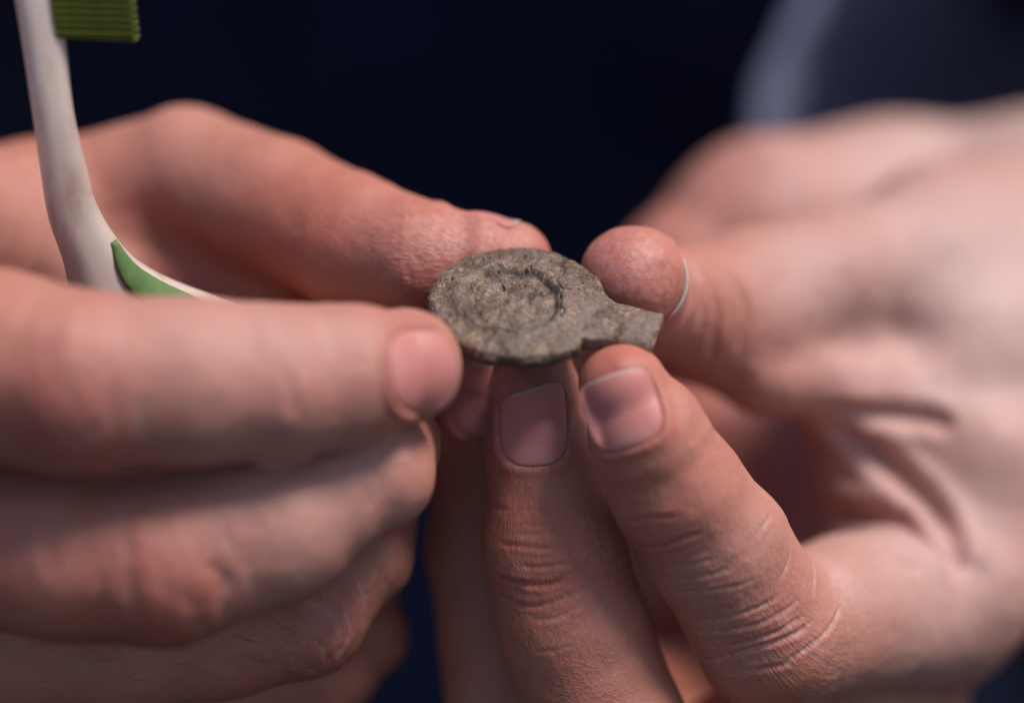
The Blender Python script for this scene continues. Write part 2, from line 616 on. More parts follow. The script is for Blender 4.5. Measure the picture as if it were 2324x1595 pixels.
def build_hand(hand, xs, ys, zs):
    v, q = surface_nets(hand, xs, ys, zs)
    v, q = subdivide(v, q)
    for _ in range(2):
        f = hand.fieldc(v)
        g = hand.grad(v, 0.2)
        v = v - g * np.clip(f, -0.8, 0.8)[:, None]
    n = hand.grad(v, 0.15)
    # which digit does a point belong to, and where on it
    names = list(hand.fingers)
    best = np.full(len(v), 6.0); fl = np.zeros((len(v), 3)); tone = np.zeros((len(v), 3)); disp = np.zeros(len(v))
    ownd = -np.ones(len(v), int); shaft = np.zeros(len(v))
    fl[:, 0] = v[:, 0] + v[:, 2]; fl[:, 1] = v[:, 1]
    S = {}
    for i, nm in enumerate(names):
        d, s, a, rr = hand.fingers[nm].flow(v)
        m = d < best
        best = np.where(m, d, best)
        ownd[m] = i
        S[nm] = (s, a, rr)
    for i, nm in enumerate(names):
        sel = np.nonzero(ownd == i)[0]
        if not len(sel): continue
        s, a, rr = hand.fingers[nm].flow_fine(v[sel])
        fl[sel, 0] = s; fl[sel, 1] = a * rr; fl[sel, 2] = (i + 1) * 7.3
        shaft[sel] = sstep(1.0, -5.0, s - hand.fingers[nm].s[-1]) * sstep(7, 3, best[sel])
        for dst, src in zip(S[nm], (s, a, rr)): dst[sel] = src
    disp += 0.22 * fbm(v * 0.13, 2, 3) + 0.05 * fbm(v * 0.6, 2, 9)
    for (nm, s0, a0, half, depth, sig, tilt, red, dry) in hand.creases:
        i = names.index(nm)
        S_, A_, R_ = S[nm]
        sel = np.nonzero((ownd == i) & (np.abs(S_ - s0) < 3 + 6 * sig))[0]
        if not len(sel): continue
        s, a, rr = S_[sel], A_[sel], R_[sel]
        da = np.arctan2(np.sin(a - a0), np.cos(a - a0))
        wob = 0.95 * fbm(np.stack([da * 1.5 + s0 * 3.1, s * 0 + s0, s * 0 + i], 1), 4, 5, 0.55)
        x = s - s0 - wob - da * rr * tilt
        mask = np.exp(-(np.abs(da) / half) ** 3)
        mask = mask * np.clip(0.8 + 0.55 * noise(np.stack([da * 2.6, s * 0 + s0 * 5.3, s * 0], 1), 21), 0, 1.2)
        c = np.exp(-(x / sig) ** 2) * mask
        ridge = np.exp(-((np.abs(x) - 2.1 * sig) / (1.3 * sig)) ** 2) * mask
        disp[sel] += -depth * c + 0.4 * depth * ridge
        tone[sel, 0] = np.maximum(tone[sel, 0], red * np.exp(-(x / (sig * 3.5)) ** 2) * mask)
        tone[sel, 1] = np.maximum(tone[sel, 1], dry * np.exp(-((x) / (sig * 0.9)) ** 2) * mask)
    for (c, rad, red, dry, dirt) in getattr(hand, 'patches', []):
        dd = np.linalg.norm(v - P(*c), axis=1) + 1.6 * fbm(v * 0.25, 2, 33)
        m = np.exp(-(dd / rad) ** 2)
        tone[:, 0] = np.maximum(tone[:, 0], red * m)
        tone[:, 1] = np.maximum(tone[:, 1], dry * m)
        tone[:, 2] = np.maximum(tone[:, 2], dirt * m)
    for pts, wid, dep, red, dry in getattr(hand, 'grooves', []):
        c = np.array([P(x_, y_, -32) for x_, y_ in spline(np.array(pts, float), 5 * len(pts))])
        d_ = nrm(c + np.array([0, 0, D]))               # walk away from the lens until the skin is met
        t_ = np.zeros(len(c))
        for _ in range(60):
            t_ = t_ + np.clip(hand.field(c + d_ * t_[:, None]), 0, 20) * 0.85
        out = (c + d_ * t_[:, None])[t_ < 140]
        if len(out) < 2: continue
        lo_, hi_ = out.min(0) - 4 * wid - 1, out.max(0) + 4 * wid + 1
        sel = np.nonzero(np.all((v > lo_) & (v < hi_), axis=1))[0]
        if not len(sel): continue
        q_ = v[sel] + 0.18 * wid * np.stack([noise(v[sel] * (0.9 / wid), 91), noise(v[sel] * (0.9 / wid), 92), noise(v[sel] * (0.9 / wid), 93)], 1)
        bd = np.full(len(sel), 1e9); al = np.zeros(len(sel))
        for k in range(len(out) - 1):
            ba = out[k + 1] - out[k]
            if np.linalg.norm(ba) > 6: continue
            h_ = np.clip((q_ - out[k]) @ ba / (ba @ ba + 1e-9), 0, 1)
            dd = np.linalg.norm(q_ - out[k] - np.outer(h_, ba), axis=1)
            m_ = dd < bd
            bd = np.where(m_, dd, bd); al = np.where(m_, (k + h_) / (len(out) - 1), al)
        fade = sstep(0, 0.22, al) * sstep(1, 0.78, al)
        disp[sel] += (-dep * np.exp(-(bd / wid) ** 2) + 0.35 * dep * np.exp(-((bd - 2.0 * wid) / (1.1 * wid)) ** 2)) * fade
        tone[sel, 0] = np.maximum(tone[sel, 0], red * np.exp(-(bd / (1.3 * wid)) ** 2) * fade)
        tone[sel, 1] = np.maximum(tone[sel, 1], dry * np.exp(-(bd / (0.8 * wid)) ** 2) * fade)
    for nl in hand.nails:
        g, u, vv, h = nl.g(v)
        face = sstep(0.05, 0.35, n @ nl.n) * (np.abs(h) < 5.5)
        inside = sstep(0.25, -0.35, g)
        side = 1 - sstep(0.45, 0.8, vv)
        fold = np.exp(-((g - 0.75) / 0.65) ** 2) * side
        cut = np.exp(-((g - 0.05) / 0.22) ** 2)
        disp = np.where(face > 0, disp * (1 - inside * face), disp)
        disp += face * (-0.55 * inside * sstep(1.3, 0.6, vv) + nl.fold * (0.22 * fold - 0.16 * cut * side))
        tone[:, 2] = np.maximum(tone[:, 2], face * 0.7 * nl.dirt * np.exp(-((g - 0.12) / 0.22) ** 2) * sstep(-0.6, 0.6, noise(v * 0.7, 66)))
        tone[:, 0] = np.maximum(tone[:, 0], face * 0.55 * np.exp(-((g - 1.2) / 1.0) ** 2) * side)
        tone[:, 1] = np.maximum(tone[:, 1], face * 0.30 * np.exp(-((g - 0.40) / 0.20) ** 2) * side * sstep(-0.3, 0.5, noise(v * 1.1, 55)))
    v = v + n * disp[:, None]
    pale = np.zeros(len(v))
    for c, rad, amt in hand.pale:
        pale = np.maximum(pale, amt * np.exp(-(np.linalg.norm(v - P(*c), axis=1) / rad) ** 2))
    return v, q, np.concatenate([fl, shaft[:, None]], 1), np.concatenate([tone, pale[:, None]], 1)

def add_attrs(me, fl, tone):
    a = me.attributes.new('flow', 'FLOAT_VECTOR', 'POINT')
    a.data.foreach_set('vector', np.ascontiguousarray(fl[:, :3], np.float32).ravel())
    b = me.attributes.new('shaft', 'FLOAT', 'POINT')
    b.data.foreach_set('value', np.ascontiguousarray(fl[:, 3], np.float32))
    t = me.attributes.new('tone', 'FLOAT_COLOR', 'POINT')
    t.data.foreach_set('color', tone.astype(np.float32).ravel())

def build_nail(hand, nl, parent):
    rings, seg = 14, 72
    th = np.linspace(0, 2 * math.pi, seg, endpoint=False)
    cu, sv = np.cos(th), np.sin(th)
    p = np.where(sv < 0, nl.prox, nl.dist)
    rad = 1 / (np.abs(cu) ** p + np.abs(sv) ** p) ** (1 / p)
    rho = np.linspace(0, 1, rings + 1)[1:] ** 0.85
    U = np.concatenate([[0], (rho[:, None] * (rad * cu)).ravel()])
    V = np.concatenate([[0], (rho[:, None] * (rad * sv)).ravel()])
    Vs = V + nl.slant * U * (V > 0) * V
    q = nl.c + np.outer(U * nl.w / 2, nl.l) + np.outer(Vs * nl.L / 2, nl.a) + nl.n * 9
    over = np.clip(V - (1 - nl.over), 0, None) if nl.over else 0 * V
    q0 = q - np.outer(over * nl.L / 2, nl.a)       # a free edge keeps straight on past the flesh
    alive = np.ones(len(q0), bool)
    for _ in range(60):
        d = hand.field(q0) - nl.off
        q0 = q0 - nl.n * np.clip(d, -1.0, 1.0)[:, None] * 0.8
        hh = (q0 - nl.c) @ nl.n
        q0 = q0 + nl.n * np.clip(-nl.w * 0.42 - hh, 0, None)[:, None]
    top = q0 + np.outer(over * nl.L / 2, nl.a)
    # plate: flatten small wobble along its length, droop at rim
    edge = np.concatenate([[0], np.repeat(rho, seg)])
    top = top - nl.n * (0.10 * sstep(0.86, 1.0, edge) * (V < 0.5))[:, None]
    bot = top - nl.n * 0.45
    nv = len(top)
    F = []
    for k in range(seg):
        F.append((0, 1 + k, 1 + (k + 1) % seg))
    for r in range(rings - 1):
        for k in range(seg):
            a, b = 1 + r * seg + k, 1 + r * seg + (k + 1) % seg
            F.append((a, a + seg, b + seg, b))
    FB = [tuple(reversed([i + nv for i in f])) for f in F]
    rim = [1 + (rings - 1) * seg + k for k in range(seg)]
    SD = [(rim[k], rim[k] + nv, rim[(k + 1) % seg] + nv, rim[(k + 1) % seg]) for k in range(seg)]
    ob = mesh_obj('fingernail', np.concatenate([top, bot]), F + FB + SD, M_NAIL, parent)
    tone = np.zeros((2 * nv, 3))
    fe = sstep(1 - nl.free - 0.05, 1 - nl.free + 0.02, V * (1 - 0.12 * U * U) + 0.1 * U * U) * (V > 0.3)
    lun = sstep(0.30, 0.18, np.sqrt((U / 0.62) ** 2 + ((V + 1.0) / 0.55) ** 2) - 0.75)
    dirt = nl.dirt * sstep(0.93, 1.0, edge) * np.where(V > 0.2, 0.8, 0.08)
    t = np.stack([fe, lun, dirt], 1)
    tone[:nv] = t; tone[nv:] = t
    a = ob.data.attributes.new('tone', 'FLOAT_COLOR', 'POINT')
    a.data.foreach_set('color', np.concatenate([tone, np.ones((2 * nv, 1))], 1).astype(np.float32).ravel())
    return ob

# ------------------------------------------------------------------ the hand on the right of the photo
H2 = Hand(
    fingers=dict(
        index=Chain([(2115, 1375, 54, 13.6), (1940, 1395, 34, 12.4), (1750, 1440, 13, 11.2), (1625, 1240, 4.5, 10.2), (1535, 1110, -1, 9.3),
                     (1468, 985, -4.5, 8.4), (1414, 880, -6, 6.3)], dorsal=(0.25, 0.0, -1)),
        middle=Chain([(1990, 1570, 66, 13.5), (1490, 1850, 18, 11.7), (1378, 1640, 13, 11.2), (1302, 1420, 11, 10.9), (1255, 1230, 10, 10.3),
                      (1225, 1030, 9.5, 8.2), (1213, 890, 9.5, 6.5), (1213, 800, 9.5, 5.6)], dorsal=(0.0, 0, -1)),
        ring=Chain([(1850, 1690, 84, 12.5), (1290, 1830, 38, 11), (1170, 1560, 33, 10.8), (1112, 1240, 31, 9.9), (1106, 1010, 29, 8.2), (1124, 880, 28, 6.9)], dorsal=(-0.1, 0, -1)),
        little=Chain([(1700, 1660, 102, 11.5), (1340, 1560, 62, 9.8), (1290, 1200, 54, 8.8), (1296, 960, 46, 7.6), (1300, 850, 40, 6.6)], dorsal=(-0.1, 0, -1)),
        thumb=Chain([(2330, 560, 98, 16), (2060, 605, 66, 12.5), (1880, 632, 54, 11.0), (1700, 675, 46, 10.8), (1572, 697, 37, 9.7), (1452, 682, 26, 8.3), (1436, 660, 18, 8.0), (1438, 634, 11, 7.9)],
                    dorsal=(1, 0.15, 0.1)),
    ),
    palm=[
        Chain([(2420, 560, 122, 22), (2300, 900, 80, 17), (2155, 1320, 53, 14)], k=6),
        Chain([(2350, 560, 128, 22), (2140, 1000, 90, 16), (1990, 1560, 62, 13.5)], k=6),
        Chain([(2220, 545, 134, 20), (1950, 1000, 104, 15), (1850, 1680, 80, 12.5)], k=6),
        Chain([(2100, 555, 134, 19), (1720, 740, 114, 17), (1700, 1660, 100, 11.5)], k=6),
        Chain([(2020, 500, 124, 19), (1720, 545, 110, 17), (1560, 640, 104, 13)], k=6),
        Chain([(2390, 585, 118, 25), (2430, 605, 175, 28), (2520, 640, 290, 32)], k=8),
        Chain([(2330, 560, 92, 18), (2200, 800, 66, 13)], k=6),
        Chain([(1590, 765, 41, 6.5), (1730, 815, 43, 7.5), (1900, 850, 51, 7.0), (2080, 905, 58, 8.5), (2230, 1030, 54, 10)], k=4),
        Chain([(1930, 880, 58, 8), (1985, 1030, 60, 9.5), (2020, 1170, 60, 10), (2100, 1330, 56, 11)], k=6),
        Chain([(2120, 560, 82, 14), (2200, 800, 68, 15)], k=6),
        Chain([(1720, 760, 112, 16), (1640, 1000, 104, 15), (1620, 1350, 98, 14)], k=6),
        Chain([(1900, 850, 106, 15), (1840, 1150, 98, 14), (1800, 1450, 88, 12)], k=6),
    ],
    kpalm=8.0, kf=dict(index=4.0, middle=5.0, ring=5.0, little=5.0, thumb=7.0))
H2.nails = [
    Nail('index', (1412, 928, -14), (-0.30, 0.95, 0.05), (-0.05, 0.12, -1), 10.4, 10.4, prox=3.0, dist=6.5, free=0.03, dirt=0.45),
    Nail('middle', (1210, 968, 2), (-0.04, 1, 0.08), (-0.02, 0.10, -1), 9.6, 11.2, prox=2.9, dist=6.0, free=0.04, slant=-0.22, dirt=0.6),
    Nail('ring', (1090, 905, 21), (0.10, 1, 0.0), (-0.18, 0.08, -1), 9.6, 11.0, prox=2.8, dist=4, free=0.06, dirt=0.4),
    Nail('thumb', (1562, 652, 14.5), (0.10, 0.04, -1), (0.985, 0.14, 0.10), 13.0, 11.5, free=0.05, over=0.15, dirt=0.25),
]

# ------------------------------------------------------------------ the hand on the left of the photo
H1 = Hand(
    fingers=dict(
        index=Chain([(-650, 700, 0, 15), (-200, 790, -18, 13.5), (0, 828, -24, 12.6), (180, 866, -26, 12.2), (420, 866, -24, 11.2), (620, 868, -21, 10.6), (800, 852, -17, 9.7), (918, 832, -13, 8.0)],
                    dorsal=(0.1, 0.0, -1)),
        middle=Chain([(-650, 1050, 0, 14), (-150, 1215, -10, 12.0), (150, 1262, -14, 11.6), (370, 1268, -15, 11.8), (620, 1192, -12, 10.9), (850, 1070, -8, 8.2), (880, 1010, 5, 7.4), (860, 960, 14, 6.8)],
                     dorsal=(0.1, -0.2, -1)),
        ring=Chain([(-650, 1350, 10, 13), (-100, 1462, 13, 10.7), (300, 1462, 11, 9.4), (500, 1440, 10.5, 9.2), (690, 1398, 11, 9.0), (832, 1262, 14, 6.6), (850, 1180, 22, 6.4)], dorsal=(0.2, -0.4, -1)),
        little=Chain([(-500, 1600, 34, 12), (300, 1590, 31, 9.2), (740, 1500, 31, 8.8), (832, 1440, 33, 6.1), (820, 1350, 40, 5.6)], dorsal=(0.2, -0.4, -1)),
        thumb=Chain([(-260, 640, 52, 17), (100, 520, 52, 13), (425, 405, 44, 11.0), (620, 470, 33, 10.5), (800, 550, 23, 10.3), (960, 592, 16, 8.9), (1090, 592, 15.5, 7.0), (1158, 596, 16.5, 6.2)],
                    dorsal=(0.2, 1, 0.3)),
    ),
    palm=[
        Chain([(-800, 800, 60, 26), (-600, 760, 20, 19)], k=8),
        Chain([(-800, 900, 60, 26), (-620, 1060, 20, 18)], k=8),
        Chain([(-800, 1000, 60, 24), (-620, 1330, 25, 17)], k=8),
        Chain([(-800, 1050, 64, 22), (-500, 1560, 38, 15)], k=8),
        Chain([(-300, 660, 54, 17), (-700, 760, 40, 20)], k=8),
        Chain([(-400, 620, 10, 13), (-120, 560, 24, 11), (60, 520, 44, 9)], k=8),
        Chain([(-200, 760, 45, 16), (180, 650, 46, 12), (420, 650, 46, 10), (640, 690, 38, 8)], k=6),
        Chain([(-300, 600, 34, 14), (80, 500, 48, 12)], k=6),
        Chain([(-780, 900, 62, 28), (-1300, 900, 110, 30), (-2100, 1000, 170, 37)], k=8),
    ],
    kpalm=8.0, kf=dict(index=4.0, middle=5.0, ring=5.0, little=5.0, thumb=4.5))
H1.nails = [
    Nail('index', (968, 836, -22), (1, 0.10, 0.30), (0.42, 0.10, -1), 11.0, 11.0, prox=2.6, dist=3.0, free=0.0, dirt=0.35, fold=2.4),
    Nail('thumb', (1090, 515, 18.5), (1, 0.03, -0.05), (0.02, 0.82, 0.57), 11.5, 12, free=0.1, over=0.12, dirt=0.3),
]
H2.pale = [((2250, 420, 112), 50, 1.0), ((2250, 700, 60), 42, 1.0), ((2150, 1150, 35), 30, 0.9), ((1850, 640, 42), 16, 0.7), ((1700, 1250, -5), 9, 0.25), ((2000, 1050, 45), 14, 0.8)]  # paler back of the hand, with cool sky light painted into the colour
H1.pale = [((560, 740, -30), 24, 0.35), ((700, 1130, -20), 18, 0.4), ((500, 380, 40), 18, 0.2), ((40, 560, 30), 14, 0.4)]  # sky-lit tops of the digits, painted in as paler skin
rg = np.random.default_rng(4)
def tips(hand, nm): return hand.fingers[nm].s[-1]
# creases: (digit, s along it, angle about it (0 = back of the finger), half width, depth, sigma, tilt, red, dry)
def knuckle(hand, nm, s0, a0, spread, n, depth, dry=0.3, red=0.5, half=0.9, sig=0.42):
    for k in range(n):
        u = (k + 0.5) / n * 2 - 1
        hand.creases.append((nm, s0 + u * spread + rg.normal(0, .25), a0 + rg.normal(0, .35), half * rg.uniform(.35, 1.1),
                             depth * (1 - 0.55 * abs(u)) * rg.uniform(.6, 1.25), sig * rg.uniform(.8, 1.3), rg.normal(0, .10), 0.6 * red * (1 - abs(u)) , dry * rg.uniform(.3, 1)))
f2 = H2.fingers
knuckle(H2, 'middle', f2['middle'].s[4] - 2.5, 0.0, 7.5, 6, 0.10, dry=0.1)
knuckle(H2, 'index', f2['index'].s[3] + 2.0, 0.1, 6.0, 5, 0.08, dry=0.05)
knuckle(H2, 'index', f2['index'].s[2] + 4.5, 0.5, 11.0, 9, 0.10, dry=0.35, red=0.1, half=1.3, sig=0.36)
knuckle(H2, 'ring', f2['ring'].s[3], 0.0, 6.0, 5, 0.25)
def c5(*p): return [(907.8 + x * .5374, 737.6 + y * .5374) for x, y in p]
def c6(*p): return [(1361.8 + x * .43077, 907.8 + y * .43077) for x, y in p]
def c7(*p): return [(1248.3 + x * .49806, 227 + y * .49806) for x, y in p]
def c3(*p): return [(x * .4883, 567.4 + y * .4883) for x, y in p]
def c4(*p): return [(x * .4883, 1021.3 + y * .4883) for x, y in p]
def c1(*p): return [(907.8 + x * .32015, 453.9 + y * .32015) for x, y in p]
H2.grooves = [
    (c5((410, 918), (460, 926), (540, 936), (610, 944), (660, 936)), .34, .20, .8, .05),
    (c5((500, 1010), (540, 1018), (610, 1021), (680, 1012), (745, 998)), .34, .20, .7, .2),
    (c5((370, 1035), (430, 1066), (520, 1089), (600, 1098), (670, 1083), (730, 1050)), .42, .32, .9, .0),
    (c5((380, 1110), (450, 1152), (520, 1182), (610, 1180), (700, 1150), (795, 1100)), .34, .20, .6, .15),
    (c5((540, 1243), (640, 1242), (740, 1200), (810, 1130)), .32, .16, .4, .3),
    (c5((470, 878), (560, 886), (650, 876), (720, 884)), .30, .12, .5, .1),
    (c5((470, 790), (560, 778), (650, 806), (720, 800)), .30, .10, .5, .0),
    (c5((480, 850), (560, 842), (640, 856)), .30, .09, .4, .0),
    (c5((350, 768), (410, 770), (480, 786)), .30, .10, .5, .0),
    (c5((550, 1380), (640, 1375), (740, 1350)), .32, .10, .2, .2),
    (c5((730, 880), (800, 850), (880, 800)), .30, .09, .2, .15),
    (c5((740, 985), (820, 940), (900, 880)), .30, .09, .2, .15),
    (c5((700, 1310), (780, 1260), (860, 1180)), .30, .09, .2, .2),
    (c6((110, 742), (230, 768), (330, 770), (400, 742), (480, 715), (560, 690)), .42, .30, .9, .0),
    (c6((80, 642), (200, 626), (330, 618), (430, 610)), .40, .14, .6, .0),
    (c6((150, 790), (260, 806), (380, 800), (480, 780)), .36, .12, .4, .0),
    (c6((210, 868), (380, 880), (520, 858), (640, 820)), .32, .13, .3, .25),
    (c6((250, 935), (420, 945), (600, 915), (720, 880)), .32, .12, .3, .25),
    (c6((300, 1010), (480, 1010), (700, 985), (850, 930)), .32, .12, .2, .3),
    (c6((400, 1172), (600, 1160), (780, 1112), (900, 1060), (965, 1005)), .34, .18, .2, .5),
    (c6((420, 1225), (650, 1216), (850, 1170), (1000, 1090), (1070, 1030)), .34, .18, .2, .6),
    (c6((450, 1300), (700, 1292), (900, 1232), (1000, 1180), (1110, 1115)), .36, .18, .3, .5),
    (c6((440, 1368), (620, 1370), (760, 1322), (900, 1280), (1050, 1220), (1140, 1140)), .42, .28, .4, .6),
    (c6((900, 1420), (1050, 1332), (1180, 1230), (1248, 1130), (1272, 1050)), .36, .20, .1, .6),
    (c6((940, 965), (990, 870), (1000, 780), (985, 710)), .34, .14, .1, .5),
    (c6((1112, 1045), (1132, 940), (1112, 830), (1060, 750)), .34, .14, .1, .5),
    (c6((830, 720), (870, 650), (900, 600)), .36, .12, .1, .6),
    (c6((650, 1440), (800, 1420), (950, 1400), (1040, 1380)), .4, .14, .3, .3),
    # folds behind the thumb nail and in the web of skin below the thumb
    (c7((670, 740), (730, 840), (758, 970), (745, 1090), (715, 1210)), .85, .55, .3, .0),
    (c7((770, 745), (845, 840), (888, 960), (872, 1070), (840, 1150)), .85, .45, .3, .0),
    (c7((615, 700), (665, 800), (690, 920), (680, 1050)), .7, .5, .2, .2),
    ([(1700, 850), (1800, 810), (1930, 778), (2060, 785), (2150, 825)], 4.2, 1.3, .2, .0),
    ([(1830, 940), (1930, 985), (2020, 1060), (2110, 1150), (2170, 1250), (2195, 1320)], 1.7, 2.2, .5, .0),
    ([(1840, 1160), (1930, 1170), (2050, 1192), (2130, 1250), (2190, 1325)], 1.7, 2.2, .5, .0),
    ([(1850, 925), (1960, 935), (2090, 948), (2180, 975)], 1.5, 1.6, .4, .0),
    ([(1980, 1235), (2040, 1262), (2095, 1305)], 1.4, .9, .9, .0),
]
f1 = H1.fingers
knuckle(H1, 'index', f1['index'].s[3], 0.0, 8.0, 7, 0.28, red=0.7, half=0.8, sig=0.6)
knuckle(H1, 'index', f1['index'].s[5] + 1, 0.0, 4.5, 4, 0.16, red=0.3, sig=0.5)
knuckle(H1, 'middle', f1['middle'].s[3] + 1, 0.0, 8.0, 6, 0.22, red=0.5, sig=0.6)
knuckle(H1, 'ring', f1['ring'].s[4] + 0.5, 0.0, 6.0, 5, 0.16, dry=0.4, half=1.2)
knuckle(H1, 'thumb', f1['thumb'].s[4], 1.3, 8.0, 5, 0.07, half=1.0)
H1.grooves = [
    (c3((495, 440), (508, 600), (528, 740), (548, 860)), 1.0, .7, .7, .0),
    (c3((300, 600), (370, 670), (450, 700), (510, 720)), .9, .5, .8, .0),
    (c3((140, 540), (175, 690), (230, 820)), 1.1, .6, .9, .0),
    (c3((290, 740), (306, 860), (330, 960)), 1.0, .6, .8, .0),
    (c3((640, 560), (650, 700), (640, 820)), .9, .3, .3, .0),
    (c3((1340, 560), (1360, 680), (1350, 780)), .8, .35, .5, .0),
    (c4((960, 520), (1020, 580), (1050, 680)), 1.0, .28, .3, .0),
    (c4((800, 490), (780, 600), (800, 700)), 1.0, .22, .4, .0),
    (c4((200, 360), (230, 480), (240, 600)), 1.0, .3, .4, .0),
    (c4((1575, 680), (1608, 760), (1628, 830), (1592, 920), (1560, 990)), .42, .30, .3, .5),
    (c4((1440, 885), (1495, 900), (1518, 950), (1532, 1000)), .42, .35, .3, .3),
    (c4((1490, 710), (1556, 790), (1572, 860)), .38, .2, .2, .5),
    (c4((1640, 570), (1680, 640), (1690, 720)), .36, .16, .1, .5),
    (c4((1380, 800), (1420, 860), (1430, 930)), .36, .16, .2, .3),
    (c4((1220, 860), (1240, 930), (1240, 1000)), .36, .12, .2, .2),
    (c1((195, 285), (245, 350), (298, 420), (322, 480)), .30, .07, .4, .1),
    (c1((70, 340), (125, 420), (160, 500)), .30, .07, .4, .1),
    (c1((10, 410), (60, 500), (90, 600)), .30, .07, .4, .0),
    (c1((270, 200), (340, 260), (420, 300)), .30, .06, .2, .5),
    (c1((420, 330), (470, 380), (500, 420)), .30, .08, .1, .6),
]
H2.patches = [((1432, 640, 4), 10, 0.85, 0.30, 0), ((1700, 1060, 85), 24, 1.0, 0, 0), ((1660, 560, 90), 22, 0.6, 0, 0), ((1215, 870, 4), 5, 0.7, 0, 0.45), ((1215, 1105, 0), 2.6, 0.9, 0.1, 0.15), ((1420, 810, -10), 6, 0.6, 0, 0),  # the wide red patch on the palm paints light glowing through the hollow
              ((1330, 640, 0), 4, 0.3, 0, 0.30), ((1545, 790, 0), 4, 0.3, 0.9, 0), ((1080, 900, 21), 8, 0.6, 0, 0), ((1560, 1200, -6), 8, 0.4, 0, 0),
              ((2040, 780, 55), 12, 0.35, 0, 0), ((1250, 1250, 0), 9, 0.45, 0, 0), ((1900, 1340, 14), 4, 0, 0.5, 0)]
H1.patches = [((1050, 610, 9), 14, 0.85, 0.28, 0), ((700, 610, 20), 14, 0.7, 0, 0), ((140, 960, -37), 10, 1.0, 0, 0.12), ((370, 1360, -24), 10, 0.95, 0, 0.12), ((20, 1350, -22), 9, 0.5, 0, 0.05),
              ((450, 620, 40), 10, 0.75, 0, 0), ((1035, 880, -20), 4, 0.2, 0, 0.4), ((700, 1450, 3), 14, 0.35, 0, 0.1), ((700, 860, -31), 9, 0.25, 0, 0), ((960, 600, 5), 6, .2, 0, .2)]

# ------------------------------------------------------------------ person: body, nails, clothes
person = empty('person', (0.0, 0.30, 0.0))
tag(person, 'person in navy clothing holding a small weathered disc in both bare hands', 'person')

fx2 = axis([(-16, 42, 0.66), (42, 50, 0.8), (50, 92, 1.1), (92, 150, 3.0)])
fy2 = axis([(-90, -52, 2.2), (-52, 10, 0.66), (10, 22, 0.8), (22, 60, 1.6)])
fz2 = axis([(-24, 8, 0.66), (8, 14, 0.8), (14, 50, 1.1), (50, 200, 2.6)])
v2, q2, fl2, tn2 = build_hand(H2, fx2, fy2, fz2)
fx1 = axis([(-150, -76, 3.0), (-76, -20, 1.2), (-20, 8, 0.7)])
fy1 = axis([(-90, -52, 2.2), (-52, 40, 1.1), (40, 70, 2.0)])
fz1 = axis([(-46, 22, 1.1), (22, 120, 2.0)])
v1, q1, fl1, tn1 = build_hand(H1, fx1, fy1, fz1)

def arm_path(start, elbow, shoulder, chest, n=26):
    pts = np.array([start, elbow, shoulder, chest], float)
    out = []
    ts = np.linspace(0, 1, n)
    seg = np.linalg.norm(np.diff(pts, axis=0), axis=1); cum = np.concatenate([[0], np.cumsum(seg)]) / seg.sum()
    for k in range(3): out.append(np.interp(ts, cum, pts[:, k]))
    p = np.stack(out, 1)
    for _ in range(3):
        p[1:-1] = (p[:-2] + 2 * p[1:-1] + p[2:]) / 4
    return p

def cam_pt(world):
    d = (np.asarray(world, float) - O) * 1000
    return np.array([d @ RX, d @ UP, d @ FW])

SH2, SH1 = cam_pt((0.19, 0.36, 1.10)), cam_pt((-0.19, 0.36, 1.10))
CH = cam_pt((0.0, 0.38, 1.05))
def extend_arm(v, q, elbow, shoulder):
    lp = boundary_loop(q)
    ring = v[lp]
    c = ring.mean(0)
    path = arm_path(c, elbow, shoulder, CH)
    newv, newq = [], []
    prev = list(lp); base = len(v)
    t0 = nrm(path[1] - path[0])
    up = ring[0] - c
    for i in range(1, len(path)):
        t = nrm(path[min(i + 1, len(path) - 1)] - path[i - 1])
        k = i / (len(path) - 1)
        rad = np.interp(k, [0, .2, .45, .8, 1], [0, 38, 44, 60, 70])
        # morph the cut outline into a circle round the arm
        off = ring - c
        off = off - np.outer(off @ t, t)
        rr = np.linalg.norm(off, axis=1, keepdims=True)
        m = min(1.0, i / 5)
        pos = path[i] + off * ((1 - m) + m * rad / np.maximum(rr, 1e-6))
        ids = list(range(base, base + len(lp))); base += len(lp)
        newv.append(pos)
        for a in range(len(lp)):
            b = (a + 1) % len(lp)
            newq.append((prev[b], prev[a], ids[a], ids[b]))
        prev = ids
    return np.concatenate([v] + newv), np.concatenate([q, np.array(newq)]), prev

EL2, EL1 = cam_pt((0.27, 0.36, 0.90)), cam_pt((-0.36, 0.26, 0.90))
n2, n1 = len(v2), len(v1)
va, qa, end2 = extend_arm(v2, q2, EL2, SH2)
vb, qb, end1 = extend_arm(v1, q1, EL1, SH1)
off = len(va)
e1 = [i + off for i in end1]
verts = np.concatenate([va, vb])
faces = np.concatenate([qa, qb + off])
fl = np.zeros((len(verts), 4)); tn = np.zeros((len(verts), 4))
fl[:n2] = fl2; tn[:n2] = tn2
fl[off:off + n1] = fl1; tn[off:off + n1] = tn1
body = mesh_obj('body', verts, faces, M_SKIN, person)
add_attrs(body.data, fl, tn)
bm = bmesh.new(); bm.from_mesh(body.data); bm.verts.ensure_lookup_table()
def loop_edges(ids):
    return [bm.edges.get((bm.verts[ids[k]], bm.verts[ids[(k + 1) % len(ids)]])) for k in range(len(ids))]
bmesh.ops.bridge_loops(bm, edges=loop_edges(end2) + loop_edges(e1))
for f in bm.faces: f.smooth = True
bm.to_mesh(body.data); bm.free()

for hand in (H2, H1):
    for nl in hand.nails:
        build_nail(hand, nl, body)

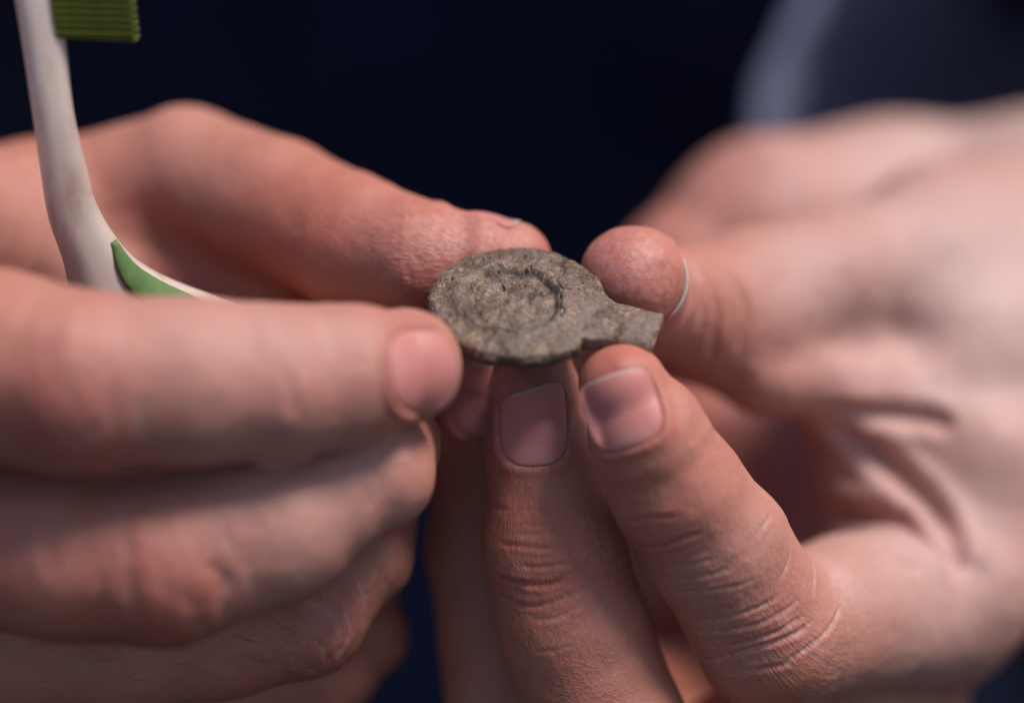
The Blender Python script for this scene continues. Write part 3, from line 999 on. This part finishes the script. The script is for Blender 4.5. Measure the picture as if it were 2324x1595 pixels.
# fine dark hairs on the back of the ring finger
def hairs():
    V, F = [], []
    ch = H1.fingers['ring']
    rr_ = np.random.default_rng(11)
    for _ in range(38):
        px, py = rr_.uniform(60, 620), rr_.uniform(1440, 1575)
        q = P(px, py, -25.0)[None]
        for _ in range(40): q = q + np.array([0, 0, 1.0]) * np.clip(H1.field(q), -2, 2)[:, None]
        q = q[0]
        if q[2] > 20: continue
        ang = rr_.normal(-0.45, 0.5); L = rr_.uniform(2.5, 6.5); cur = rr_.normal(0, 0.16)
        n = 8; pts = []
        p = q + 0
        for k in range(n):
            pts.append(p.copy())
            p = p + np.array([math.cos(ang), math.sin(ang), 0]) * L / n
            ang += cur
            f = float(H1.field(p[None])[0])
            p = p + np.array([0, 0, -1.0]) * np.clip(0.12 + 0.05 * k - f, -0.6, 0.6)
        b0 = len(V) * 0 + sum(3 for _ in V)
        base = len(V)
        for k, pt in enumerate(pts):
            w_ = 0.03 * (1 - 0.7 * k / (n - 1))
            for m in range(3):
                an = m * 2.094
                V.append(pt + w_ * np.array([math.sin(ang) * math.cos(an), math.cos(ang) * math.cos(an), math.sin(an)]))
        for k in range(n - 1):
            for m in range(3):
                F.append((base + k * 3 + m, base + k * 3 + (m + 1) % 3, base + (k + 1) * 3 + (m + 1) % 3, base + (k + 1) * 3 + m))
    o = mesh_obj('body_hair', np.array(V), F, M_HAIR, body)
    o['kind'] = 'stuff'
hairs()

# shirt: upright torso with soft folds
def torso():
    nu, nz_ = 96, 60
    zz = np.linspace(0.45, 1.22, nz_)
    th = np.linspace(0, 2 * math.pi, nu, endpoint=False)
    T, Z = np.meshgrid(th, zz)
    rx = np.interp(Z, [0.45, 0.8, 1.1, 1.22], [0.17, 0.165, 0.20, 0.19])
    ry = np.interp(Z, [0.45, 0.8, 1.1, 1.22], [0.125, 0.12, 0.125, 0.09])
    x = rx * np.cos(T); y = 0.40 + ry * np.sin(T)
    pts = np.stack([x, y, Z], -1).reshape(-1, 3)
    c = np.stack([np.zeros(len(pts)), np.full(len(pts), 0.40), pts[:, 2]], 1)
    d = nrm(pts - c)
    fold = 0.006 * fbm(np.stack([pts[:, 0] * 9 + pts[:, 2] * 5, pts[:, 1] * 9, pts[:, 2] * 7], 1), 3, 71)
    pts = pts + d * fold[:, None]
    F = []
    for i in range(nz_ - 1):
        for j in range(nu):
            a, b = i * nu + j, i * nu + (j + 1) % nu
            F.append((a, b, b + nu, a + nu))
    return pts, F
tv, tf = torso()
shirt = mesh_obj('shirt', tv, tf, M_SHIRT, person, world=False)

def tube(path, rads, nseg, fold=1.2, seed=1, lip=0):
    """cloth tube with an inner lining turned back at its first ring"""
    path = np.asarray(path); n = len(path)
    ref = nrm(np.cross(nrm(path[-1] - path[0]), [0, 1, 0.2]))
    V = []
    th = np.linspace(0, 2 * math.pi, nseg, endpoint=False)
    def ring(i, r):
        t = nrm(path[min(i + 1, n - 1)] - path[max(i - 1, 0)])
        a = nrm(ref - (ref @ t) * t); b = np.cross(t, a)
        p = path[i] + np.outer(np.cos(th) * r, a) + np.outer(np.sin(th) * r, b)
        if lip:
            left = np.clip(nrm(p - path[i]) @ np.array([-1.0, 0, 0]), -1, 1)
            p = p - np.outer(lip * left * max(0, 1 - i / 7), nrm(path[1] - path[0]))
        fo = fold * fbm(p * 0.035, 3, seed)
        return p + nrm(p - path[i]) * fo[:, None]
    ax = nrm(path[1] - path[0])
    for i in range(min(n - 1, 9), 0, -1): V.append(ring(i, rads[i] - 2.2))
    for k in range(9):                       # rolled hem, a few millimetres thick
        an = math.pi * k / 8
        V.append(ring(0, rads[0] - 2.0 - 2.0 * math.cos(an)) - ax * 2.0 * math.sin(an))
    for i in range(1, n): V.append(ring(i, rads[i]))
    F = []
    for i in range(len(V) - 1):
        for j in range(nseg):
            a, b = i * nseg + j, i * nseg + (j + 1) % nseg
            F.append((a, b, b + nseg, a + nseg))
    return np.concatenate(V), F
def sleeve(start, aim, elbow, shoulder, r0, seed, lip=0):
    start = np.asarray(start, float)
    p = arm_path(start + nrm(aim) * 45, elbow, shoulder, shoulder + (CH - shoulder) * 0.25, 26)
    lead = np.array([start + nrm(aim) * d for d in (0, 8, 16, 26, 36)])
    p = np.concatenate([lead, p])
    for _ in range(2): p[3:-1] = (p[2:-2] + 2 * p[3:-1] + p[4:]) / 4
    k = np.linspace(0, 1, len(p))
    r = np.interp(k, [0, .45, .8, 1], [r0, max(r0, 64), 74, 78])
    V, F = tube(p, r, 96, 5.0, seed, lip)
    return mesh_obj('sleeve', V, F, M_SLEEVE, shirt)
sleeve(P(2545, 440, 195), (0.20, 0.10, 0.95), EL2, SH2, 78, 5, 22)
sleeve(P(-1500, 930, 128), (-0.8, -0.1, 0.5), EL1, SH1, 46, 8)

# ------------------------------------------------------------------ the relic
def build_relic():
    c = P(1178, 690, 0)
    nrmv = nrm([0.02, 0.77, -0.64])
    ex = nrm(np.array([1, 0.0, 0]) - nrmv[0] * nrmv)
    ey = np.cross(ex, nrmv)            # away from the lens, in the plane of the disc
    Rd = 12.7
    na = R(-17)                        # tab direction in the plane
    nd = np.array([math.cos(na), math.sin(na)])
    npd = np.array([-nd[1], nd[0]])
    nth = 640
    th = np.linspace(0, 2 * math.pi, nth, endpoint=False)
    # denser sampling round the tab
    th = th + 0.55 * np.sin(th - na + math.pi) * 0.0
    dirs = np.stack([np.cos(th), np.sin(th)], 1)
    def out_sdf(p):
        r = np.linalg.norm(p, axis=-1)
        d1 = r - Rd * (1 + 0.012 * np.cos(2 * np.arctan2(p[..., 1], p[..., 0]) + 0.6))
        a, b = p @ nd, p @ npd
        hw = 3.6
        qx, qy = np.abs(a - 10.2) - 9.7, np.abs(b) - hw
        d2 = np.hypot(np.maximum(qx, 0), np.maximum(qy, 0)) + np.minimum(np.maximum(qx, qy), 0) - 0.35
        return smin(d1, d2, 2.6)
    lo, hi = np.zeros(nth), np.full(nth, 30.0)
    for _ in range(40):
        m = (lo + hi) / 2
        s = out_sdf(dirs * m[:, None]) < 0
        lo, hi = np.where(s, m, lo), np.where(s, hi, m)
    rim = (lo + hi) / 2
    rim = rim + 0.20 * fbm(np.stack([dirs[:, 0] * 6, dirs[:, 1] * 6, dirs[:, 0] * 0], 1), 4, 12)
    # chip in the front edge beside the tab
    chip = np.arctan2(np.sin(th - R(-43)), np.cos(th - R(-43)))
    rim = rim - 0.9 * np.exp(-(chip / 0.06) ** 2)
    nr = 150
    rho = np.linspace(0, 1, nr + 1)[1:]
    rho = 1 - (1 - rho) ** 1.25
    V = [[0, 0]]
    xy = np.concatenate([[[0, 0]], (dirs[None] * (rim[None] * rho[:, None])[..., None]).reshape(-1, 2)])
    r = np.linalg.norm(xy, axis=1)
    ed = -out_sdf(xy)
    a, b = xy @ nd, xy @ npd
    rc = np.linalg.norm(xy - np.array([-0.9, -0.3]), axis=1) + 0.45 * fbm(np.concatenate([xy * 0.30, xy[:, :1] * 0], 1), 3, 8)
    p3 = np.concatenate([xy, xy[:, :1] * 0], 1)
    h = 0.95 * np.sqrt(np.clip(1 - (1 - np.clip(ed / 1.5, 0, 1)) ** 2, 0, 1)) + 0.5 * sstep(1.0, 5.0, ed)            # shoulder
    h -= 0.55 * sstep(7.1, 5.9, rc)
    h += 0.42 * np.exp(-((rc - 7.7) / 0.75) ** 2) * np.clip(0.9 + 0.6 * noise(p3 * 0.3, 36), 0.3, 1.4)
    h += 0.30 * np.exp(-((rc - 4.3) / 0.6) ** 2) * np.clip(0.7 + 0.9 * noise(p3 * 0.35, 37), 0, 1.3)                                      # sunken round centre
    h += 0.16 * np.exp(-((rc - 7.8) / 0.8) ** 2) * (0.5 + noise(p3 * 0.3, 31))                         # low rim round it
    h -= 0.32 * np.exp(-((rc - 6.1) / 0.45) ** 2) * np.clip(0.9 + 0.7 * noise(p3 * 0.5, 33), 0.2, 1.4)
    h += 0.40 * np.exp(-((rc - 3.4) / 1.4) ** 2) * (0.5 + 0.8 * noise(p3 * 0.4, 14))
    h += 0.35 * np.exp(-((xy[:, 0] + 0.5) ** 2 + (xy[:, 1] - 0.7) ** 2) / 3.0)
    h -= 0.35 * np.exp(-((xy[:, 0] + 4.0) ** 2 + (xy[:, 1] + 3.4) ** 2) / 1.3)
    # crack running from the sunken centre to the right
    crx = xy[:, 0] - 5.9 + 0.5 * noise(np.stack([xy[:, 1] * 0.9, xy[:, 0] * 0, xy[:, 0] * 0], 1), 3)
    crack = np.exp(-(crx / 0.16) ** 2) * (np.abs(xy[:, 1] + 0.4) < 4.5)
    h -= 0.35 * crack
    h += 0.28 * fbm(p3 * 0.33, 3, 40) + 0.06 * fbm(p3 * 1.6, 4, 50, 0.6)
    pn = noise(p3 * 1.35, 60) + 0.3 * noise(p3 * 3.1, 61)
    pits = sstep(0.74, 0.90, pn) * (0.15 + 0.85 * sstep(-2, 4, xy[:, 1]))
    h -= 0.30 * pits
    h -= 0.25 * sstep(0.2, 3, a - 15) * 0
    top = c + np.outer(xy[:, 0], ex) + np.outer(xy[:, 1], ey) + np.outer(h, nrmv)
    pit_shade = np.clip(pits * 0.9 + 0.8 * crack + 0.8 * np.exp(-((rc - 6.1) / 0.5) ** 2) * np.clip(0.7 + 0.8 * noise(p3 * 0.6, 34), 0, 1) * (0.45 + 0.55 * sstep(-4, 4, xy[:, 1] + xy[:, 0])), 0, 1)  # pits and crack, plus shade painted into the groove round the centre
    # side and underside rings
    F = []
    for k in range(nth): F.append((0, 1 + k, 1 + (k + 1) % nth))
    for i in range(nr - 1):
        for k in range(nth):
            p, q = 1 + i * nth + k, 1 + i * nth + (k + 1) % nth
            F.append((p, p + nth, q + nth, q))
    rings = [(1.005, -0.4), (1.003, -0.9), (0.985, -1.5), (0.92, -2.1), (0.78, -2.6), (0.45, -2.9), (0.1, -3.0)]
    allv, pit_shade_v = [top], [pit_shade]
    base = 1 + (nr - 1) * nth
    cur = len(top)
    for sc_, hz in rings:
        e2 = dirs * (rim * sc_)[:, None]
        hh = hz + 0.10 * fbm(np.concatenate([e2 * 0.8, np.full((nth, 1), hz)], 1), 3, 77)
        allv.append(c + np.outer(e2[:, 0], ex) + np.outer(e2[:, 1], ey) + np.outer(hh, nrmv))
        pit_shade_v.append(np.zeros(nth))
        for k in range(nth):
            p, q = base + k, base + (k + 1) % nth
            F.append((p, cur + k, cur + (k + 1) % nth, q))
        base = cur; cur += nth
    F.append(tuple(range(base, base + nth)))
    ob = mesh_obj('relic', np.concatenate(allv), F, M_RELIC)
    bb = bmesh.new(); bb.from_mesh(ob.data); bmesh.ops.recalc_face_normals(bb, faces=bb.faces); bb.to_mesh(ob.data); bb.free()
    at = ob.data.attributes.new('pit_shade', 'FLOAT', 'POINT')
    at.data.foreach_set('value', np.concatenate(pit_shade_v).astype(np.float32))
    tag(ob, 'small weathered grey brown disc with sunken round centre and stub tab between fingertips', 'artifact')
    return ob
build_relic()

# ------------------------------------------------------------------ toothbrush
def build_brush():
    # px, py, depth, half width px, half thickness mm
    ctrl = np.array([
        (62, -330, -14, 66, 2.2), (72, -200, -13, 68, 2.2), (80, -100, -12, 66, 2.2), (88, 0, -11, 53, 2.6), (104, 130, -9, 48, 3.0), (121, 260, -7, 46, 3.2),
        (143, 380, -4, 51, 3.4), (165, 480, -1, 56, 3.8), (206, 570, 2, 66, 4.4), (258, 662, 5, 94, 5.0), (345, 737, 8, 114, 5.5), (480, 795, 12, 116, 5.8), (650, 850, 15, 85, 5.5), (760, 870, 17, 60, 4.0)], float)
    cp = spline(ctrl, 120)
    pts = np.array([P(*r[:3]) for r in cp]); hw = cp[:, 3] / PXMM * (D + cp[:, 2]) / D; ht = cp[:, 4]
    root = empty('toothbrush', W(pts[60]))
    tag(root, 'white toothbrush with olive green bristles and green grip inlay, held behind a bent finger', 'toothbrush')
    nseg = 40
    th = np.linspace(0, 2 * math.pi, nseg, endpoint=False)
    view = np.array([0.25, 0.0, -1.0])
    V, frames = [], []
    for i in range(len(pts)):
        t = nrm(pts[min(i + 1, len(pts) - 1)] - pts[max(i - 1, 0)])
        a = nrm(np.cross(t, view)); b = np.cross(a, t)
        if b[2] > 0: b = -b
        if a[0] < 0: a = -a
        frames.append((t, a, b))
        cs, sn = np.cos(th), np.sin(th)
        e = 2 / 2.6
        x = np.sign(cs) * np.abs(cs) ** e; y = np.sign(sn) * np.abs(sn) ** e
        V.append(pts[i] + np.outer(x * hw[i], a) + np.outer(y * ht[i], b))
    F = []
    for i in range(len(V) - 1):
        for j in range(nseg):
            p, q = i * nseg + j, i * nseg + (j + 1) % nseg
            F.append((p, q, q + nseg, p + nseg))
    F.append(tuple(range(nseg))); F.append(tuple(range((len(V) - 1) * nseg, len(V) * nseg)))
    h = mesh_obj('handle', np.concatenate(V), F, M_WHITE, root)
    # green inlay: a pointed oval lying on the face of the handle, slightly proud
    cen = spline(np.array([(250, 543, 0), (283, 606, 0), (335, 662, 0), (420, 735, 0), (540, 790, 0), (640, 812, 0)], float), 60)
    wd = np.interp(np.linspace(0, 1, 60), [0, .03, .1, .25, .45, .8, 1], [0.4, 8, 19, 34, 46, 40, 2]) / PXMM
    rows = []
    nu = 14
    for i in range(60):
        # nearest point of the handle axis gives the local face
        pp = P(cen[i, 0], cen[i, 1], 3)
        j = int(np.argmin(np.linalg.norm(pts[:, :2] - pp[:2], axis=1)))
        t, a, b = frames[j]
        ca = (pp - pts[j])[:2] @ a[:2] / max(a[:2] @ a[:2], .2)
        row = []
        for u in np.linspace(-1, 1, nu):
            x = np.clip((ca + u * wd[i]) / hw[j], -.93, .76)
            y = (1 - abs(x) ** 2.6) ** (1 / 2.6)
            lift = 0.25 * (1 - u ** 6) - 0.12
            tt = (pp - pts[j]) @ t
            row.append(pts[j] + t * tt * 0 + a * (x * hw[j]) + b * (y * ht[j] + lift))
        rows.append(row)
    gv = np.array(rows)
    # smooth along the length, because the nearest axis point jumps
    for _ in range(6): gv[1:-1] = (gv[:-2] + 2 * gv[1:-1] + gv[2:]) / 4
    gv = gv.reshape(-1, 3)
    GF = [(i * nu + j, i * nu + j + 1, (i + 1) * nu + j + 1, (i + 1) * nu + j) for i in range(59) for j in range(nu - 1)]
    g = mesh_obj('grip_inlay', gv, GF, M_GREEN, root)
    sm = g.modifiers.new('thick', 'SOLIDIFY'); sm.thickness = 0.0008; sm.offset = -0.5
    # bristle tufts: rows along the head, pointing to the right
    hd = [i for i in range(len(pts)) if cp[i, 1] < 75]
    me = None
    t, a, b = frames[hd[len(hd) // 2]]
    Ld = nrm(np.array([1.0, -0.02, 0.05]))
    l2 = nrm(np.cross(t, Ld))
    import random
    rnd = random.Random(3)
    def tuft():
        vv, ff = [], []
        for k in range(16):
            ang = k * 2.4; rad = 0.74 * math.sqrt(k / 16)
            o = t * (rad * math.cos(ang)) + l2 * (rad * math.sin(ang))
            ln = 11.1 + rnd.uniform(-.35, .25)
            sp = o * 0.35
            s0 = len(vv)
            for (dd, ex, rr) in ((0, 0, .17), (ln * .97, 1, .17), (ln, 1, .08)):
                for m in range(5):
                    an = m * 2 * math.pi / 5
                    vv.append(o + Ld * dd + sp * ex + t * rr * math.cos(an) + l2 * rr * math.sin(an))
            for r_ in range(2):
                for m in range(5):
                    ff.append((s0 + r_ * 5 + m, s0 + r_ * 5 + (m + 1) % 5, s0 + r_ * 5 + 5 + (m + 1) % 5, s0 + r_ * 5 + 5 + m))
            ff.append(tuple(s0 + 10 + m for m in range(5)))
        return vv, ff
    tv, tf = tuft()
    basew = W(pts[0]) - np.array(root.location)
    me = bpy.data.meshes.new('bristle_tuft')
    vw = (np.array(tv)[:, 0:1] * RX + np.array(tv)[:, 1:2] * UP + np.array(tv)[:, 2:3] * FW) / 1000
    me.from_pydata(vw.tolist(), [], tf)
    me.materials.append(M_BRISTLE)
    top = P(cp[0, 0], cp[0, 1], cp[0, 2])
    y0 = P(100, 78, -11)
    n_along = 26
    for i in range(n_along):
        f = i / (n_along - 1)
        py = 71 - f * 390
        j = int(np.argmin(np.abs(cp[:, 1] - py)))
        for k in range(4):
            o = bpy.data.objects.new('bristle_tuft', me)
            col.objects.link(o); o.parent = root
            loc = pts[j] + t * ((P(0, py, cp[j, 2]) - pts[j])[1] / t[1]) + Ld * 2.0 + l2 * (k - 1.5) * 1.25
            o.location = Vector(W(loc) - np.array(root.location))
    return root
build_brush()
